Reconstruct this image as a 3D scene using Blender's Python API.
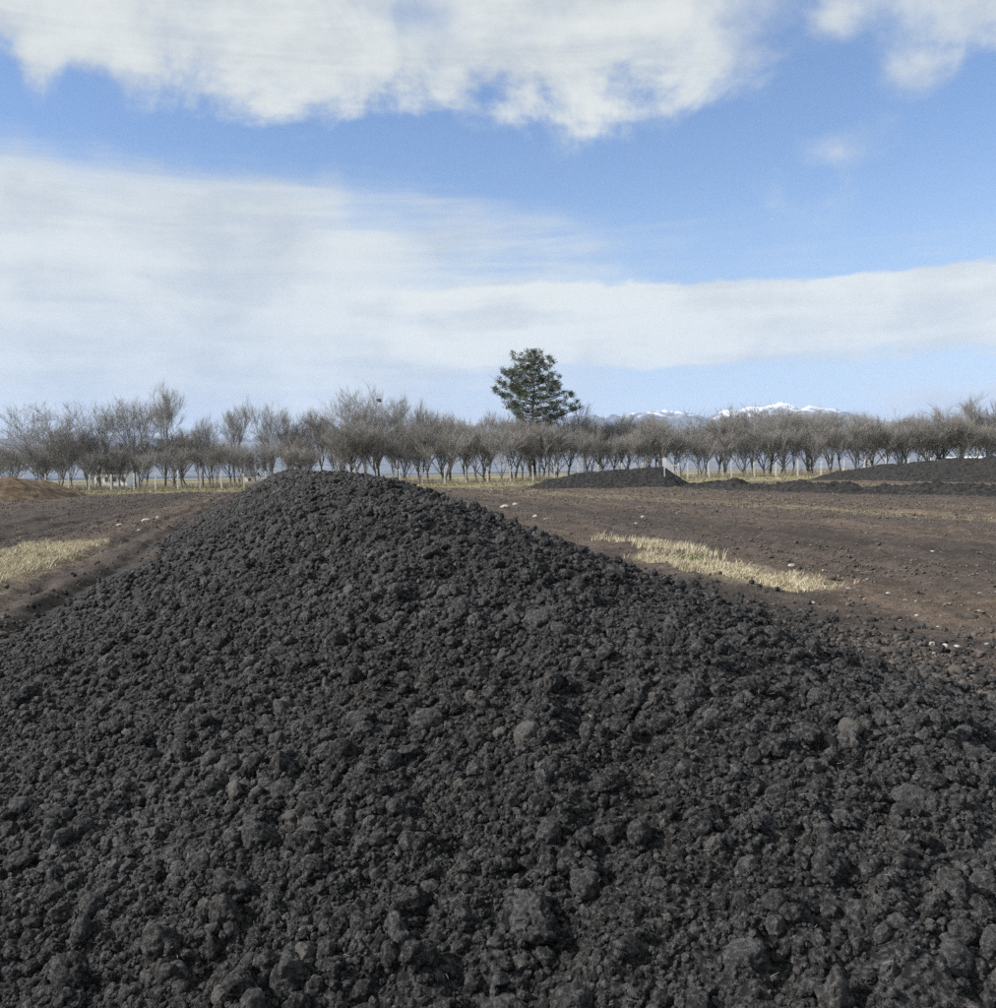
import bpy, bmesh, math, random
import numpy as np
from mathutils import Vector, Matrix, Euler

scene = bpy.context.scene
for o in list(bpy.data.objects):
    bpy.data.objects.remove(o)
C = scene.collection
rad = math.radians

# ------------------------------------------------------------------ camera
CAM_H, FPX, PW, PH = 1.65, 1000.0, 996, 1008
PITCH, ROLL = 1.75, -0.9
cam_d = bpy.data.cameras.new('camera')
cam_d.sensor_fit = 'HORIZONTAL'
cam_d.sensor_width = 36.0
cam_d.lens = 36.0 * FPX / PW
cam_d.clip_start = 0.05
cam_d.clip_end = 120000.0
cam = bpy.data.objects.new('camera', cam_d)
C.objects.link(cam)
CAM_R = (Matrix.Rotation(rad(90 - PITCH), 3, 'X') @ Matrix.Rotation(rad(ROLL), 3, 'Z'))
cam.matrix_world = Matrix.Translation((0, 0, CAM_H)) @ CAM_R.to_4x4()
scene.camera = cam

# ------------------------------------------------------------------ render settings, exposure
scene.render.engine = 'CYCLES'
scene.view_settings.view_transform = 'Standard'
scene.view_settings.look = 'None'
scene.view_settings.exposure = 0.6
scene.view_settings.gamma = 1.0
scene.view_settings.use_curve_mapping = False
cy = scene.cycles
cy.use_denoising = False
cy.max_bounces = 4
cy.diffuse_bounces = 2
cy.glossy_bounces = 2
cy.volume_bounces = 1
cy.use_adaptive_sampling = True
cy.adaptive_threshold = 0.018
cy.denoising_prefilter = 'ACCURATE'

SUN_EL, SUN_AZ = 34.0, -101.0         # azimuth clockwise from +Y (view direction): light from the left, slightly behind


# ------------------------------------------------------------------ node helper
class E:
    """a value socket with arithmetic"""
    nt = None

    def __init__(s, sock):
        s.s = sock

    @staticmethod
    def _m(op, *a, clamp=False):
        n = E.nt.nodes.new('ShaderNodeMath')
        n.operation = op
        n.use_clamp = clamp
        for i, v in enumerate(a):
            if isinstance(v, E):
                E.nt.links.new(v.s, n.inputs[i])
            else:
                n.inputs[i].default_value = float(v)
        return E(n.outputs[0])

    def __add__(s, o): return E._m('ADD', s, o)
    __radd__ = __add__
    def __sub__(s, o): return E._m('SUBTRACT', s, o)
    def __rsub__(s, o): return E._m('SUBTRACT', o, s)
    def __mul__(s, o): return E._m('MULTIPLY', s, o)
    __rmul__ = __mul__
    def __truediv__(s, o): return E._m('DIVIDE', s, o)
    def clamp(s): return E._m('ADD', s, 0.0, clamp=True)
    def max(s, o): return E._m('MAXIMUM', s, o)
    def min(s, o): return E._m('MINIMUM', s, o)
    def abs(s): return E._m('ABSOLUTE', s)

    def ss(s, a, b, lo=0.0, hi=1.0):
        n = E.nt.nodes.new('ShaderNodeMapRange')
        n.interpolation_type = 'SMOOTHSTEP'
        E.nt.links.new(s.s, n.inputs[0])
        if a > b:
            a, b, lo, hi = b, a, hi, lo
        for i, v in enumerate((a, b, lo, hi)):
            n.inputs[i + 1].default_value = v
        return E(n.outputs[0])

    def gauss(s, c, w):
        q = (s - c) / w
        return E._m('EXPONENT', q * q * -1.0)


def N(nt, typ, **kw):
    n = nt.nodes.new(typ)
    for k, v in kw.items():
        setattr(n, k, v)
    return n


def setin(nt, node, key, v):
    i = node.inputs[key]
    if isinstance(v, E):
        nt.links.new(v.s, i)
    elif isinstance(v, bpy.types.NodeSocket):
        nt.links.new(v, i)
    else:
        i.default_value = v


def noise(nt, vec, scale, detail=4, rough=0.55, dist=0.0):
    n = N(nt, 'ShaderNodeTexNoise')
    n.noise_dimensions = '3D'
    setin(nt, n, 'Vector', vec)
    setin(nt, n, 'Scale', scale)
    setin(nt, n, 'Detail', detail)
    setin(nt, n, 'Roughness', rough)
    setin(nt, n, 'Distortion', dist)
    return E(n.outputs['Fac'])


def mixc(nt, fac, a, b, blend='MIX'):
    n = N(nt, 'ShaderNodeMix', data_type='RGBA', blend_type=blend)
    setin(nt, n, 0, fac)
    for k, v in ((6, a), (7, b)):
        if isinstance(v, (tuple, list)):
            v = tuple(v) + ((1.0,) if len(v) == 3 else ())
        setin(nt, n, k, v)
    return n.outputs[2]


def combine(nt, x, y, z):
    n = N(nt, 'ShaderNodeCombineXYZ')
    for i, v in enumerate((x, y, z)):
        setin(nt, n, i, v)
    return n.outputs[0]


# ------------------------------------------------------------------ world: Nishita sky with procedural clouds
world = bpy.data.worlds.new('World')
scene.world = world
world.use_nodes = True
world.cycles.sampling_method = 'MANUAL'
world.cycles.sample_map_resolution = 512
nt = world.node_tree
nt.nodes.clear()
E.nt = nt
tc = N(nt, 'ShaderNodeTexCoord')
sep = N(nt, 'ShaderNodeSeparateXYZ')
nt.links.new(tc.outputs['Generated'], sep.inputs[0])
dx, dy, dz = (E(sep.outputs[i]) for i in range(3))
az = E._m('ARCTAN2', dx, dy) * 57.2958          # degrees, 0 ahead, + to the right
el = E._m('ARCSINE', dz) * 57.2958
sky = N(nt, 'ShaderNodeTexSky', sky_type='NISHITA')
sky.sun_disc = False
sky.sun_elevation = rad(SUN_EL)
sky.sun_rotation = rad(SUN_AZ)
sky.air_density = 1.0
sky.dust_density = 0.4
sky.ozone_density = 2.0
sky.altitude = 300
zz = dz.max(0.0) + 0.13
P = combine(nt, dx / zz, dy / zz, 0.0)
PQ = combine(nt, dx * 5.0, dy * 5.0, dz * 14.0)
n1 = noise(nt, P, 1.7, 6, 0.56, 0.35)
n2 = noise(nt, P, 5.0, 6, 0.6, 0.2)
n3 = noise(nt, PQ, 1.6, 6, 0.55, 0.2)
n4 = noise(nt, PQ, 6.0, 5, 0.6, 0.3)
n5 = noise(nt, tc.outputs['Generated'], 9.0, 7, 0.58, 0.25)
n6 = noise(nt, combine(nt, az * 0.07, el * 0.62, 3.0), 1.0, 5, 0.6, 0.6)
wob = (n3 - 0.5) * 9.0
elw = el + (n5 - 0.5) * 9.0 + (n3 - 0.5) * 5.0
elf = el + (n3 - 0.5) * 2.4 + (n4 - 0.5) * 0.8
# cumulus deck overhead, broken towards azimuth +22
thin = az.gauss(19.5, 6.0)
top = elw.ss(17.9, 21.8) * (1.0 - thin * 0.88)
hole = (az.gauss(-4.0, 3.0) * el.gauss(24.2, 1.3))
# veil of altostratus on the left under the blue gap, thinning to the right
leftw = (az + (n3 - 0.5) * 30.0).ss(16.0, -14.0)
veil = (elf + az * 0.05 + (n5 - 0.5) * 4.0).ss(17.6, 12.6) * elf.ss(0.5, 3.0) * (leftw * 0.85 + 0.15)
# long pale band low over the fields
band = elf.ss(10.9, 10.0) * elf.ss(5.0, 6.8) * az.ss(-16.0, 2.0)
slit = (elf - 8.7).gauss(0.0, 0.28) * az.ss(-9.0, -2.0) * az.ss(14.0, 4.0)
low = el.gauss(3.3, 0.9) * (az.ss(18.0, 24.0) + az.gauss(-8.0, 5.0) * 0.9)
d_top = (n5 * 0.75 + n1 * 0.25 + top * 0.62 - hole * 0.25 - 0.56).ss(-0.04, 0.60)
puffs = az.gauss(18.9, 1.9) * el.gauss(22.9, 1.5) + az.gauss(24.8, 3.0) * el.gauss(22.8, 1.7) + az.gauss(22.6, 2.3) * el.gauss(19.9, 1.3) + az.gauss(19.8, 3.2) * el.gauss(16.8, 1.8) * 0.7
d_patch = (n5 * 0.9 + n2 * 0.3 + puffs * 0.42 - 0.68).ss(0.04, 0.44)
d_veil = (n6 * 0.55 + n3 * 0.3 + n4 * 0.15 + veil * 0.74 - 0.60).ss(-0.02, 0.62)
d_band = (n3 * 0.3 + n4 * 0.15 + band * 0.8 - slit * 0.22 - 0.36).ss(0.0, 0.55)
d_low = (n2 * 0.6 + n4 * 0.4 + low * 0.62 - 0.66).ss(0.0, 0.3)
haze_lo = el.ss(18.0, 1.0) * 0.60
dens = 1.0 - (1.0 - d_top * 0.96) * (1.0 - d_patch * 0.75) * (1.0 - d_veil * 0.9) * (1.0 - d_band * 0.93) * (1.0 - d_low * 0.9)
shade = ((n5 * 0.45 + n6 * 0.3 + n3 * 0.25).ss(0.38, 0.60) * 0.85 + 0.25 * d_band).clamp()
cloud_c = mixc(nt, shade, (3.3, 3.52, 3.56), (4.75, 4.86, 4.52))
hsv = N(nt, 'ShaderNodeHueSaturation')
hsv.inputs['Saturation'].default_value = 1.13
hsv.inputs['Value'].default_value = 0.89
nt.links.new(sky.outputs[0], hsv.inputs['Color'])
tint = mixc(nt, 1.0, hsv.outputs[0], (1.08, 1.0, 1.03), 'MULTIPLY')
base_c = mixc(nt, haze_lo, tint, (2.75, 3.4, 4.3))
col = mixc(nt, dens.clamp(), base_c, cloud_c)
bg = N(nt, 'ShaderNodeBackground')
nt.links.new(col, bg.inputs['Color'])
bg.inputs['Strength'].default_value = 0.118
out = N(nt, 'ShaderNodeOutputWorld')
nt.links.new(bg.outputs[0], out.inputs['Surface'])

# ------------------------------------------------------------------ sun
sun_d = bpy.data.lights.new('sun', 'SUN')
sun_d.energy = 5.0
sun_d.angle = rad(0.8)
sun_d.color = (1.0, 0.955, 0.89)
sun = bpy.data.objects.new('sun', sun_d)
C.objects.link(sun)
sv = Vector((math.sin(rad(SUN_AZ)) * math.cos(rad(SUN_EL)), math.cos(rad(SUN_AZ)) * math.cos(rad(SUN_EL)), math.sin(rad(SUN_EL))))
sun.rotation_euler = sv.to_track_quat('Z', 'Y').to_euler()
sun.location = (-20, 5, 30)

# ------------------------------------------------------------------ numeric noise
def _hash(ix, iy, iz, seed):
    h = (ix.astype(np.int64) * 374761393 + iy.astype(np.int64) * 668265263 + iz.astype(np.int64) * 2147483647 + seed * 974634173) & 0xFFFFFFFF
    h = ((h ^ (h >> 13)) * 1274126177) & 0xFFFFFFFF
    h = ((h ^ (h >> 16)) * 2246822519) & 0xFFFFFFFF
    return ((h ^ (h >> 15)) & 0xFFFFFF) / float(0xFFFFFF)


def vnoise(x, y, z=None, seed=0):
    x = np.asarray(x, float)
    y = np.asarray(y, float)
    z = np.zeros_like(x) if z is None else np.asarray(z, float)
    ix, iy, iz = np.floor(x), np.floor(y), np.floor(z)
    fx, fy, fz = x - ix, y - iy, z - iz
    q = lambda f: f * f * f * (f * (f * 6 - 15) + 10)
    u, v, w = q(fx), q(fy), q(fz)
    flat = not np.any(z)
    r = 0
    for k in ((0,) if flat else (0, 1)):
        a = _hash(ix, iy, iz + k, seed); b = _hash(ix + 1, iy, iz + k, seed)
        c = _hash(ix, iy + 1, iz + k, seed); d = _hash(ix + 1, iy + 1, iz + k, seed)
        p = (a + (b - a) * u) * (1 - v) + (c + (d - c) * u) * v
        r = p if flat else r + p * ((1 - w) if k == 0 else w)
    return r * 2 - 1


def fbm(x, y, z=None, seed=0, octv=4, gain=0.5):
    r, a, f = 0, 1.0, 1.0
    for i in range(octv):
        r = r + a * vnoise(np.asarray(x) * f + 17.3 * i, np.asarray(y) * f - 9.1 * i, None if z is None else np.asarray(z) * f, seed + i)
        a *= gain
        f *= 2.03
    return r


def sstep(a, b, x):
    u = np.clip((np.asarray(x, float) - a) / (b - a), 0, 1)
    return u * u * (3 - 2 * u)


# ------------------------------------------------------------------ place: terrain and heap heights
AX = 0.23                     # every windrow, track and strip runs along this slant: across = x + AX*y


def terrain_coarse(x, y):
    x = np.asarray(x, float); y = np.asarray(y, float)
    return sstep(60, 140, y) * np.clip(0.28 + 0.005 * x, 0.05, 0.6)


def terrain(x, y):
    x = np.asarray(x, float); y = np.asarray(y, float)
    t = x + AX * y
    z = terrain_coarse(x, y)
    near = 1 - sstep(100, 180, np.abs(y))
    side = 1 - sstep(60, 90, np.abs(t))
    rut = vnoise(t * 1.1, y * 0.02, None, 5) * 0.035 + vnoise(t * 3.2, y * 0.08, None, 6) * 0.022
    lump = fbm(x * 0.5, y * 0.5, None, 11, 2) * 0.03 + fbm(x * 2.2, y * 1.2, None, 12, 4) * 0.04
    soil = np.clip(vnoise(t * 0.35, y * 0.05, None, 15) + 0.4, 0, 1)
    clodd = np.clip(fbm(x * 4.5, y * 4.5, None, 13, 3), -0.25, 1) * 0.06 * (0.35 + 0.65 * soil) + fbm(x * 9, y * 7, None, 19, 2) * 0.014
    # wheel ruts beside the heap
    wheel = 0
    for c, w, dep in ((-2.95, 0.2, 0.07), (-4.0, 0.2, 0.05), (10.3, 0.3, 0.06), (12.0, 0.3, 0.06), (-7.4, 0.3, 0.07), (-9.3, 0.3, 0.07), (15.2, 0.35, 0.05), (17.1, 0.3, 0.06)):
        q = (t - c + vnoise(y * 0.12, y * 0 + c, None, 9) * 0.25) / w
        wheel = wheel - dep * np.exp(-q * q) + dep * 0.6 * np.exp(-((np.abs(q) - 1.8) / 0.8) ** 2)
    return z + (rut + lump + clodd + wheel) * near * side


H_D = [0.5, 1.2, 2.0, 3.0, 4.0, 5.0, 7.0, 9.0, 11, 13, 20, 30, 45, 60, 85, 94, 99, 104]
H_Z = [0, .24, .54, .84, 1.03, 1.16, 1.36, 1.53, 1.57, 1.60, 1.67, 1.74, 1.82, 1.87, 1.87, 1.6, .9, 0]
HC, HW = 1.25, 3.72           # crest position across and half width


def heap_smooth(x, y):
    x = np.asarray(x, float); y = np.asarray(y, float)
    t = x + AX * y
    H = np.interp(y, H_D, H_Z)
    w = HW * (0.62 + 0.38 * sstep(0.3, 3.0, y)) * (1 - 0.5 * sstep(92, 106, y))
    w = w * (1 + 0.05 * vnoise(y * 0.35, y * 0 + np.sign(t - HC) * 3.3, None, 31))
    u = np.abs(t - HC - 0.25 * vnoise(y * 0.11, y * 0, None, 33)) / w
    a = 0.16
    p = 1 - (np.sqrt(u * u + a * a) - a) / (math.sqrt(1 + a * a) - a)
    k = 0.055
    p = np.where(p / k > 30, p, k * np.log1p(np.exp(np.clip(p / k, -40, 30))))
    return H * p


def heap_height(x, y):
    x = np.asarray(x, float); y = np.asarray(y, float)
    b = heap_smooth(x, y)
    amp = np.clip(b / 0.35, 0.0, 1.0)
    z = b + amp * (fbm(x * 0.9, y * 0.9, None, 41, 3) * 0.055 + (np.abs(fbm(x * 3.1, y * 3.1, None, 44, 3)) - 0.3) * -0.05
                   + fbm(x * 8, y * 8, None, 47, 3) * 0.026 + fbm(x * 26, y * 26, None, 49, 2) * 0.008 * (y < 12))
    return z


def ray(px, py):
    v = Vector(((px - PW / 2) / FPX, -(py - PH / 2) / FPX, -1.0))
    return (CAM_R @ v).normalized()


def on_ground(px, py):
    r = ray(px, py)
    z = 0.0
    for _ in range(6):
        k = (z - CAM_H) / r.z
        p = r * k
        z = float(terrain_coarse(p.x, p.y))
    return Vector((p.x, p.y, z))


def at_depth(px, y):
    """x of picture column px at depth y near the horizon, and ground height there"""
    r = ray(px, 470)
    x = r.x / r.y * y
    return x, float(terrain_coarse(x, y))


def top_z(px, py, y):
    r = ray(px, py)
    return CAM_H + r.z / r.y * y


# ------------------------------------------------------------------ object helpers
def tag(o, label=None, cat=None, group=None, kind=None):
    for k, v in (('label', label), ('category', cat), ('group', group), ('kind', kind)):
        if v:
            o[k] = v
    return o


def mesh_np(name, V, F, mat=None, smooth=True):
    """V (n,3), F (m,k) with constant k"""
    V = np.asarray(V, np.float32); F = np.asarray(F, np.int32)
    me = bpy.data.meshes.new(name)
    me.vertices.add(len(V)); me.vertices.foreach_set('co', V.ravel())
    k = F.shape[1]
    me.loops.add(F.size); me.loops.foreach_set('vertex_index', F.ravel())
    me.polygons.add(len(F)); me.polygons.foreach_set('loop_start', np.arange(0, F.size, k, dtype=np.int32))
    me.update(calc_edges=True)
    me.validate()
    if smooth:
        me.polygons.foreach_set('use_smooth', np.ones(len(F), bool))
    if mat:
        me.materials.append(mat)
    return me


def grid_faces(r, c):
    i = np.arange(r * c).reshape(r, c)
    return np.stack([i[:-1, :-1], i[:-1, 1:], i[1:, 1:], i[1:, :-1]], -1).reshape(-1, 4)


def obj(name, me, parent=None, loc=(0, 0, 0), rot=(0, 0, 0), scale=(1, 1, 1)):
    o = bpy.data.objects.new(name, me)
    C.objects.link(o)
    o.location = loc; o.rotation_euler = rot; o.scale = scale
    if parent:
        o.parent = parent
    return o


class MB:
    """collects boxes and tubes for one mesh"""
    def __init__(s):
        s.v = []; s.f = []

    def box(s, c, h, rz=0.0):
        b = len(s.v); cr, sr = math.cos(rz), math.sin(rz)
        for sx in (-1, 1):
            for sy in (-1, 1):
                for sz in (-1, 1):
                    x, y = sx * h[0], sy * h[1]
                    s.v.append((c[0] + x * cr - y * sr, c[1] + x * sr + y * cr, c[2] + sz * h[2]))
        for f in ((0, 1, 3, 2), (4, 6, 7, 5), (0, 4, 5, 1), (2, 3, 7, 6), (0, 2, 6, 4), (1, 5, 7, 3)):
            s.f.append(tuple(b + i for i in f))

    def tube(s, pts, rs, n=5):
        b = len(s.v)
        up = Vector((0.31, 0.2, 0.93))
        for i, (p, r) in enumerate(zip(pts, rs)):
            d = (pts[min(i + 1, len(pts) - 1)] - pts[max(i - 1, 0)])
            d = d.normalized() if d.length > 1e-9 else Vector((0, 0, 1))
            a = d.cross(up)
            a = a.normalized() if a.length > 1e-4 else Vector((1, 0, 0))
            c = d.cross(a)
            for k in range(n):
                q = 2 * math.pi * k / n
                w = p + (a * math.cos(q) + c * math.sin(q)) * r
                s.v.append((w.x, w.y, w.z))
        for i in range(len(pts) - 1):
            for k in range(n):
                k2 = (k + 1) % n
                s.f.append((b + i * n + k, b + i * n + k2, b + (i + 1) * n + k2, b + (i + 1) * n + k))

    def poly(s, pts):
        b = len(s.v)
        s.v += [tuple(p) for p in pts]
        s.f.append(tuple(range(b, b + len(pts))))

    def mesh(s, name, mat, smooth=False):
        me = bpy.data.meshes.new(name)
        me.from_pydata(s.v, [], s.f)
        if smooth:
            me.polygons.foreach_set('use_smooth', np.ones(len(me.polygons), bool))
        me.materials.append(mat)
        return me


# ------------------------------------------------------------------ materials
def new_mat(name, rough=0.95, spec=0.2):
    m = bpy.data.materials.new(name)
    m.use_nodes = True
    nt = m.node_tree
    E.nt = nt
    b = nt.nodes['Principled BSDF']
    b.inputs['Roughness'].default_value = rough
    b.inputs['Specular IOR Level'].default_value = spec
    return m, nt, b


def bump(nt, b, h, dist, strength=1.0):
    n = N(nt, 'ShaderNodeBump')
    n.inputs['Strength'].default_value = strength
    n.inputs['Distance'].default_value = dist
    setin(nt, n, 'Height', h)
    nt.links.new(n.outputs[0], b.inputs['Normal'])


def posn(nt):
    return N(nt, 'ShaderNodeNewGeometry').outputs['Position']


def speckled(name, c1, c2, scale, rough=0.95, bscale=None, bdist=0.01, spec=0.2, lo=0.35, hi=0.65, rnd=0.0):
    m, nt, b = new_mat(name, rough, spec)
    p = posn(nt)
    f = noise(nt, p, scale, 5, 0.6).ss(lo, hi)
    if rnd:
        oi = N(nt, 'ShaderNodeObjectInfo')
        f = (f * (1 - rnd) + E(oi.outputs['Random']) * rnd)
    nt.links.new(mixc(nt, f, c1, c2), b.inputs['Base Color'])
    if bscale:
        bump(nt, b, noise(nt, p, bscale, 6, 0.65), bdist)
    return m


def compost_mat():
    m, nt, b = new_mat('compost', 0.9, 0.3)
    p = posn(nt)
    big = noise(nt, p, 0.8, 2, 0.5)
    fine = noise(nt, p, 70, 5, 0.72)
    oi = E(N(nt, 'ShaderNodeObjectInfo').outputs['Random'])
    f = fine.ss(0.42, 0.68) * 0.70 + oi * oi * 0.34 + (big - 0.5) * 0.4 - 0.02  # random crumb and clod tone, contrast widened to imitate sunlit highlights and dark gaps
    c = mixc(nt, f.clamp(), (0.0095, 0.0095, 0.0100), (0.160, 0.159, 0.165))
    brown = noise(nt, p, 2.2, 2, 0.5).ss(0.52, 0.72)
    c = mixc(nt, brown * 0.18, c, (1.15, 1.0, 0.88), 'MULTIPLY')
    pale = oi.ss(0.965, 1.0)
    c = mixc(nt, pale * 0.45, c, (0.15, 0.14, 0.125))
    nt.links.new(c, b.inputs['Base Color'])
    bump(nt, b, fine, 0.03)
    return m


M = {}
M['compost'] = compost_mat()
M['far_compost'] = speckled('far_compost', (0.012, 0.0118, 0.0118), (0.042, 0.041, 0.041), 3.5, bscale=5, bdist=0.2)
M['bark'] = speckled('bark', (0.16, 0.155, 0.15), (0.29, 0.28, 0.272), 3.0, rnd=0.3)
M['twig'] = speckled('twig', (0.195, 0.187, 0.180), (0.325, 0.313, 0.302), 1.2, rnd=0.4)
M['dark_bark'] = speckled('dark_bark', (0.07, 0.062, 0.058), (0.15, 0.135, 0.125), 3.0)
M['needles'] = speckled('needles', (0.055, 0.068, 0.046), (0.125, 0.14, 0.095), 1.5, rough=0.7)
M['concrete'] = speckled('concrete', (0.42, 0.41, 0.38), (0.62, 0.60, 0.56), 6.0, bscale=20, bdist=0.01)
M['wire'] = speckled('wire', (0.30, 0.29, 0.28), (0.40, 0.39, 0.38), 5.0, rough=0.5)
M['dry_grass'] = speckled('dry_grass', (0.33, 0.29, 0.20), (0.54, 0.49, 0.365), 3.5, rough=0.8, lo=0.3, hi=0.7)
M['meadow'] = speckled('meadow', (0.18, 0.175, 0.10), (0.30, 0.282, 0.18), 0.8, rough=0.85)
M['green_weed'] = speckled('green_weed', (0.09, 0.12, 0.05), (0.20, 0.22, 0.10), 12, rough=0.7)
M['dry_weed'] = speckled('dry_weed', (0.15, 0.13, 0.11), (0.27, 0.24, 0.19), 1.0)
M['pale_stone'] = speckled('pale_stone', (0.20, 0.19, 0.175), (0.42, 0.405, 0.38), 18, bscale=40, bdist=0.01)
M['field_stone'] = speckled('field_stone', (0.09, 0.082, 0.074), (0.26, 0.245, 0.225), 9, rnd=0.6, bscale=40, bdist=0.01)
M['straw'] = speckled('straw', (0.07, 0.06, 0.045), (0.36, 0.32, 0.25), 30, rnd=0.7)
M['soil_clod'] = speckled('soil_clod', (0.048, 0.042, 0.039), (0.115, 0.10, 0.091), 6, rnd=0.4, bscale=60, bdist=0.01)
M['brown_heap'] = speckled('brown_heap', (0.092, 0.064, 0.042), (0.185, 0.135, 0.088), 1.4, bscale=4, bdist=0.08)
M['white_wall'] = speckled('white_wall', (0.66, 0.66, 0.64), (0.78, 0.78, 0.76), 1.5)
M['dark_roof'] = speckled('dark_roof', (0.07, 0.065, 0.065), (0.12, 0.11, 0.11), 2.0)
M['pale_roof'] = speckled('pale_roof', (0.50, 0.51, 0.52), (0.66, 0.67, 0.68), 2.0)
M['window_glass'] = speckled('window_glass', (0.03, 0.035, 0.04), (0.06, 0.065, 0.07), 2.0, rough=0.15, spec=0.5)
M['sign_white'] = speckled('sign_white', (0.66, 0.66, 0.66), (0.76, 0.76, 0.76), 3.0, rough=0.6)


def ground_mat():
    m, nt, b = new_mat('field_ground', 0.96, 0.15)
    p = posn(nt)
    s = N(nt, 'ShaderNodeSeparateXYZ')
    nt.links.new(p, s.inputs[0])
    x, y = E(s.outputs[0]), E(s.outputs[1])
    t0 = x + y * AX
    q = combine(nt, t0, y * 0.12, 0.0)                     # stretched along the strips
    ns = noise(nt, q, 0.55, 6, 0.62)
    ns2 = noise(nt, q, 2.4, 5, 0.6)
    nb = noise(nt, p, 0.45, 5, 0.6)
    nf = noise(nt, p, 5.0, 5, 0.65)
    nff = noise(nt, p, 28.0, 4, 0.6)
    t = t0 + (ns - 0.5) * 4.5 + (nb - 0.5) * 3.0
    ramp = N(nt, 'ShaderNodeValToRGB')
    nt.links.new(((t + 40.0) / 120.0).clamp().s, ramp.inputs[0])
    soil = (0.094, 0.075, 0.066); dark = (0.064, 0.053, 0.048); tan = (0.200, 0.164, 0.112); brown = (0.120, 0.092, 0.075)
    stops = [(-40, tan), (-26, tan), (-19, brown), (-14, soil), (-8, dark), (-6.2, soil), (-5.4, brown), (-4.4, brown), (-3.7, soil),
             (-2, dark), (-1, (0.036, 0.032, 0.030)), (5.8, (0.036, 0.032, 0.030)), (6.8, soil), (7.5, brown), (8.9, (0.108, 0.083, 0.064)), (9.7, soil), (13, dark), (17, brown), (20, soil),
             (22, tan), (24.5, brown), (30, brown), (37, soil), (45, brown), (52, tan), (60, brown), (80, tan)]
    els = ramp.color_ramp.elements
    while len(els) > 1:
        els.remove(els[-1])
    for i, (tv, c) in enumerate(stops):
        e = els[0] if i == 0 else els.new((tv + 40) / 120)
        e.position = (tv + 40) / 120
        e.color = (*c, 1)
    c = ramp.outputs[0]
    c = mixc(nt, (nf * 0.5 + ns2 * 0.5).ss(0.60, 0.40) * 0.7, c, (0.036, 0.031, 0.029))
    c = mixc(nt, (nff * 0.6 + nf * 0.4).ss(0.56, 0.70) * 0.5, c, (0.27, 0.235, 0.18))
    litter = t0.gauss(7.45, 0.62) * y.ss(13.0, 14.5) * y.ss(20.5, 18.0) + t0.gauss(-5.2, 1.0) * y.ss(13.0, 15.5) * y.ss(28.0, 25.5)
    c = mixc(nt, (litter * 1.3 + (nf - 0.5) * 1.2 - 0.15).clamp() * 0.85, c, (0.31, 0.265, 0.175))
    # dry meadow towards and beyond the fence
    far = (y + (nb - 0.5) * 22.0 + (ns - 0.5) * 20.0).ss(104.0, 122.0)
    mead = mixc(nt, (nb * 0.5 + ns * 0.5).ss(0.35, 0.65), (0.165, 0.142, 0.085), (0.29, 0.258, 0.16))
    c = mixc(nt, far, c, mead)
    fields = mixc(nt, noise(nt, combine(nt, x * 0.3, y, 0.0), 0.004, 3, 0.5).ss(0.42, 0.58), (0.10, 0.085, 0.06), (0.26, 0.24, 0.14))
    c = mixc(nt, y.ss(190.0, 320.0), c, fields)
    nt.links.new(c, b.inputs['Base Color'])
    bump(nt, b, nf * 1.0 + nff * 0.5, 0.09, 1.0)
    return m


M['ground'] = ground_mat()


def mountain_mat():
    m, nt, b = new_mat('mountain_rock', 0.95, 0.1)
    p = posn(nt)
    s = N(nt, 'ShaderNodeSeparateXYZ')
    nt.links.new(p, s.inputs[0])
    z = E(s.outputs[2])
    n = noise(nt, p, 0.0009, 8, 0.62)
    n2 = noise(nt, p, 0.004, 6, 0.6)
    rock = mixc(nt, n2.ss(0.4, 0.6), (0.06, 0.058, 0.05), (0.15, 0.13, 0.10))
    snow = (z + (n - 0.5) * 700.0 + (n2 - 0.5) * 900.0).ss(1170.0, 1400.0)
    nt.links.new(mixc(nt, snow, rock, (0.78, 0.79, 0.82)), b.inputs['Base Color'])
    return m


M['mountain'] = mountain_mat()

# ================================================================== SETTING
# ---- ground: one sheet to the horizon, fine near the camera
def build_ground():
    ys = [-2500.0, -900.0, -300.0, -100.0, -40.0, -15.0, -6.0, -3.0, -1.0]
    y = 0.5
    while y < 230:
        ys.append(y); y = y * 1.0125 + 0.012
    while y < 33000:
        ys.append(y); y *= 1.35
    ys.append(33000.0)
    ys = np.array(ys)
    ts = np.concatenate([-np.geomspace(27000, 72, 18), -np.linspace(66, 26, 40), np.linspace(-25, -8.1, 130), np.linspace(-8, 13, 330), np.linspace(13.1, 30, 130), np.linspace(30.3, 75, 140), np.geomspace(80, 27000, 18)])
    T, Y = np.meshgrid(ts, ys)
    X = T - AX * np.clip(Y, -100, 600)
    Z = terrain(X, Y)
    me = mesh_np('ground', np.stack([X, Y, Z], -1).reshape(-1, 3), grid_faces(len(ys), len(ts)), M['ground'])
    tag(obj('ground', me), kind='structure')


build_ground()


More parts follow.
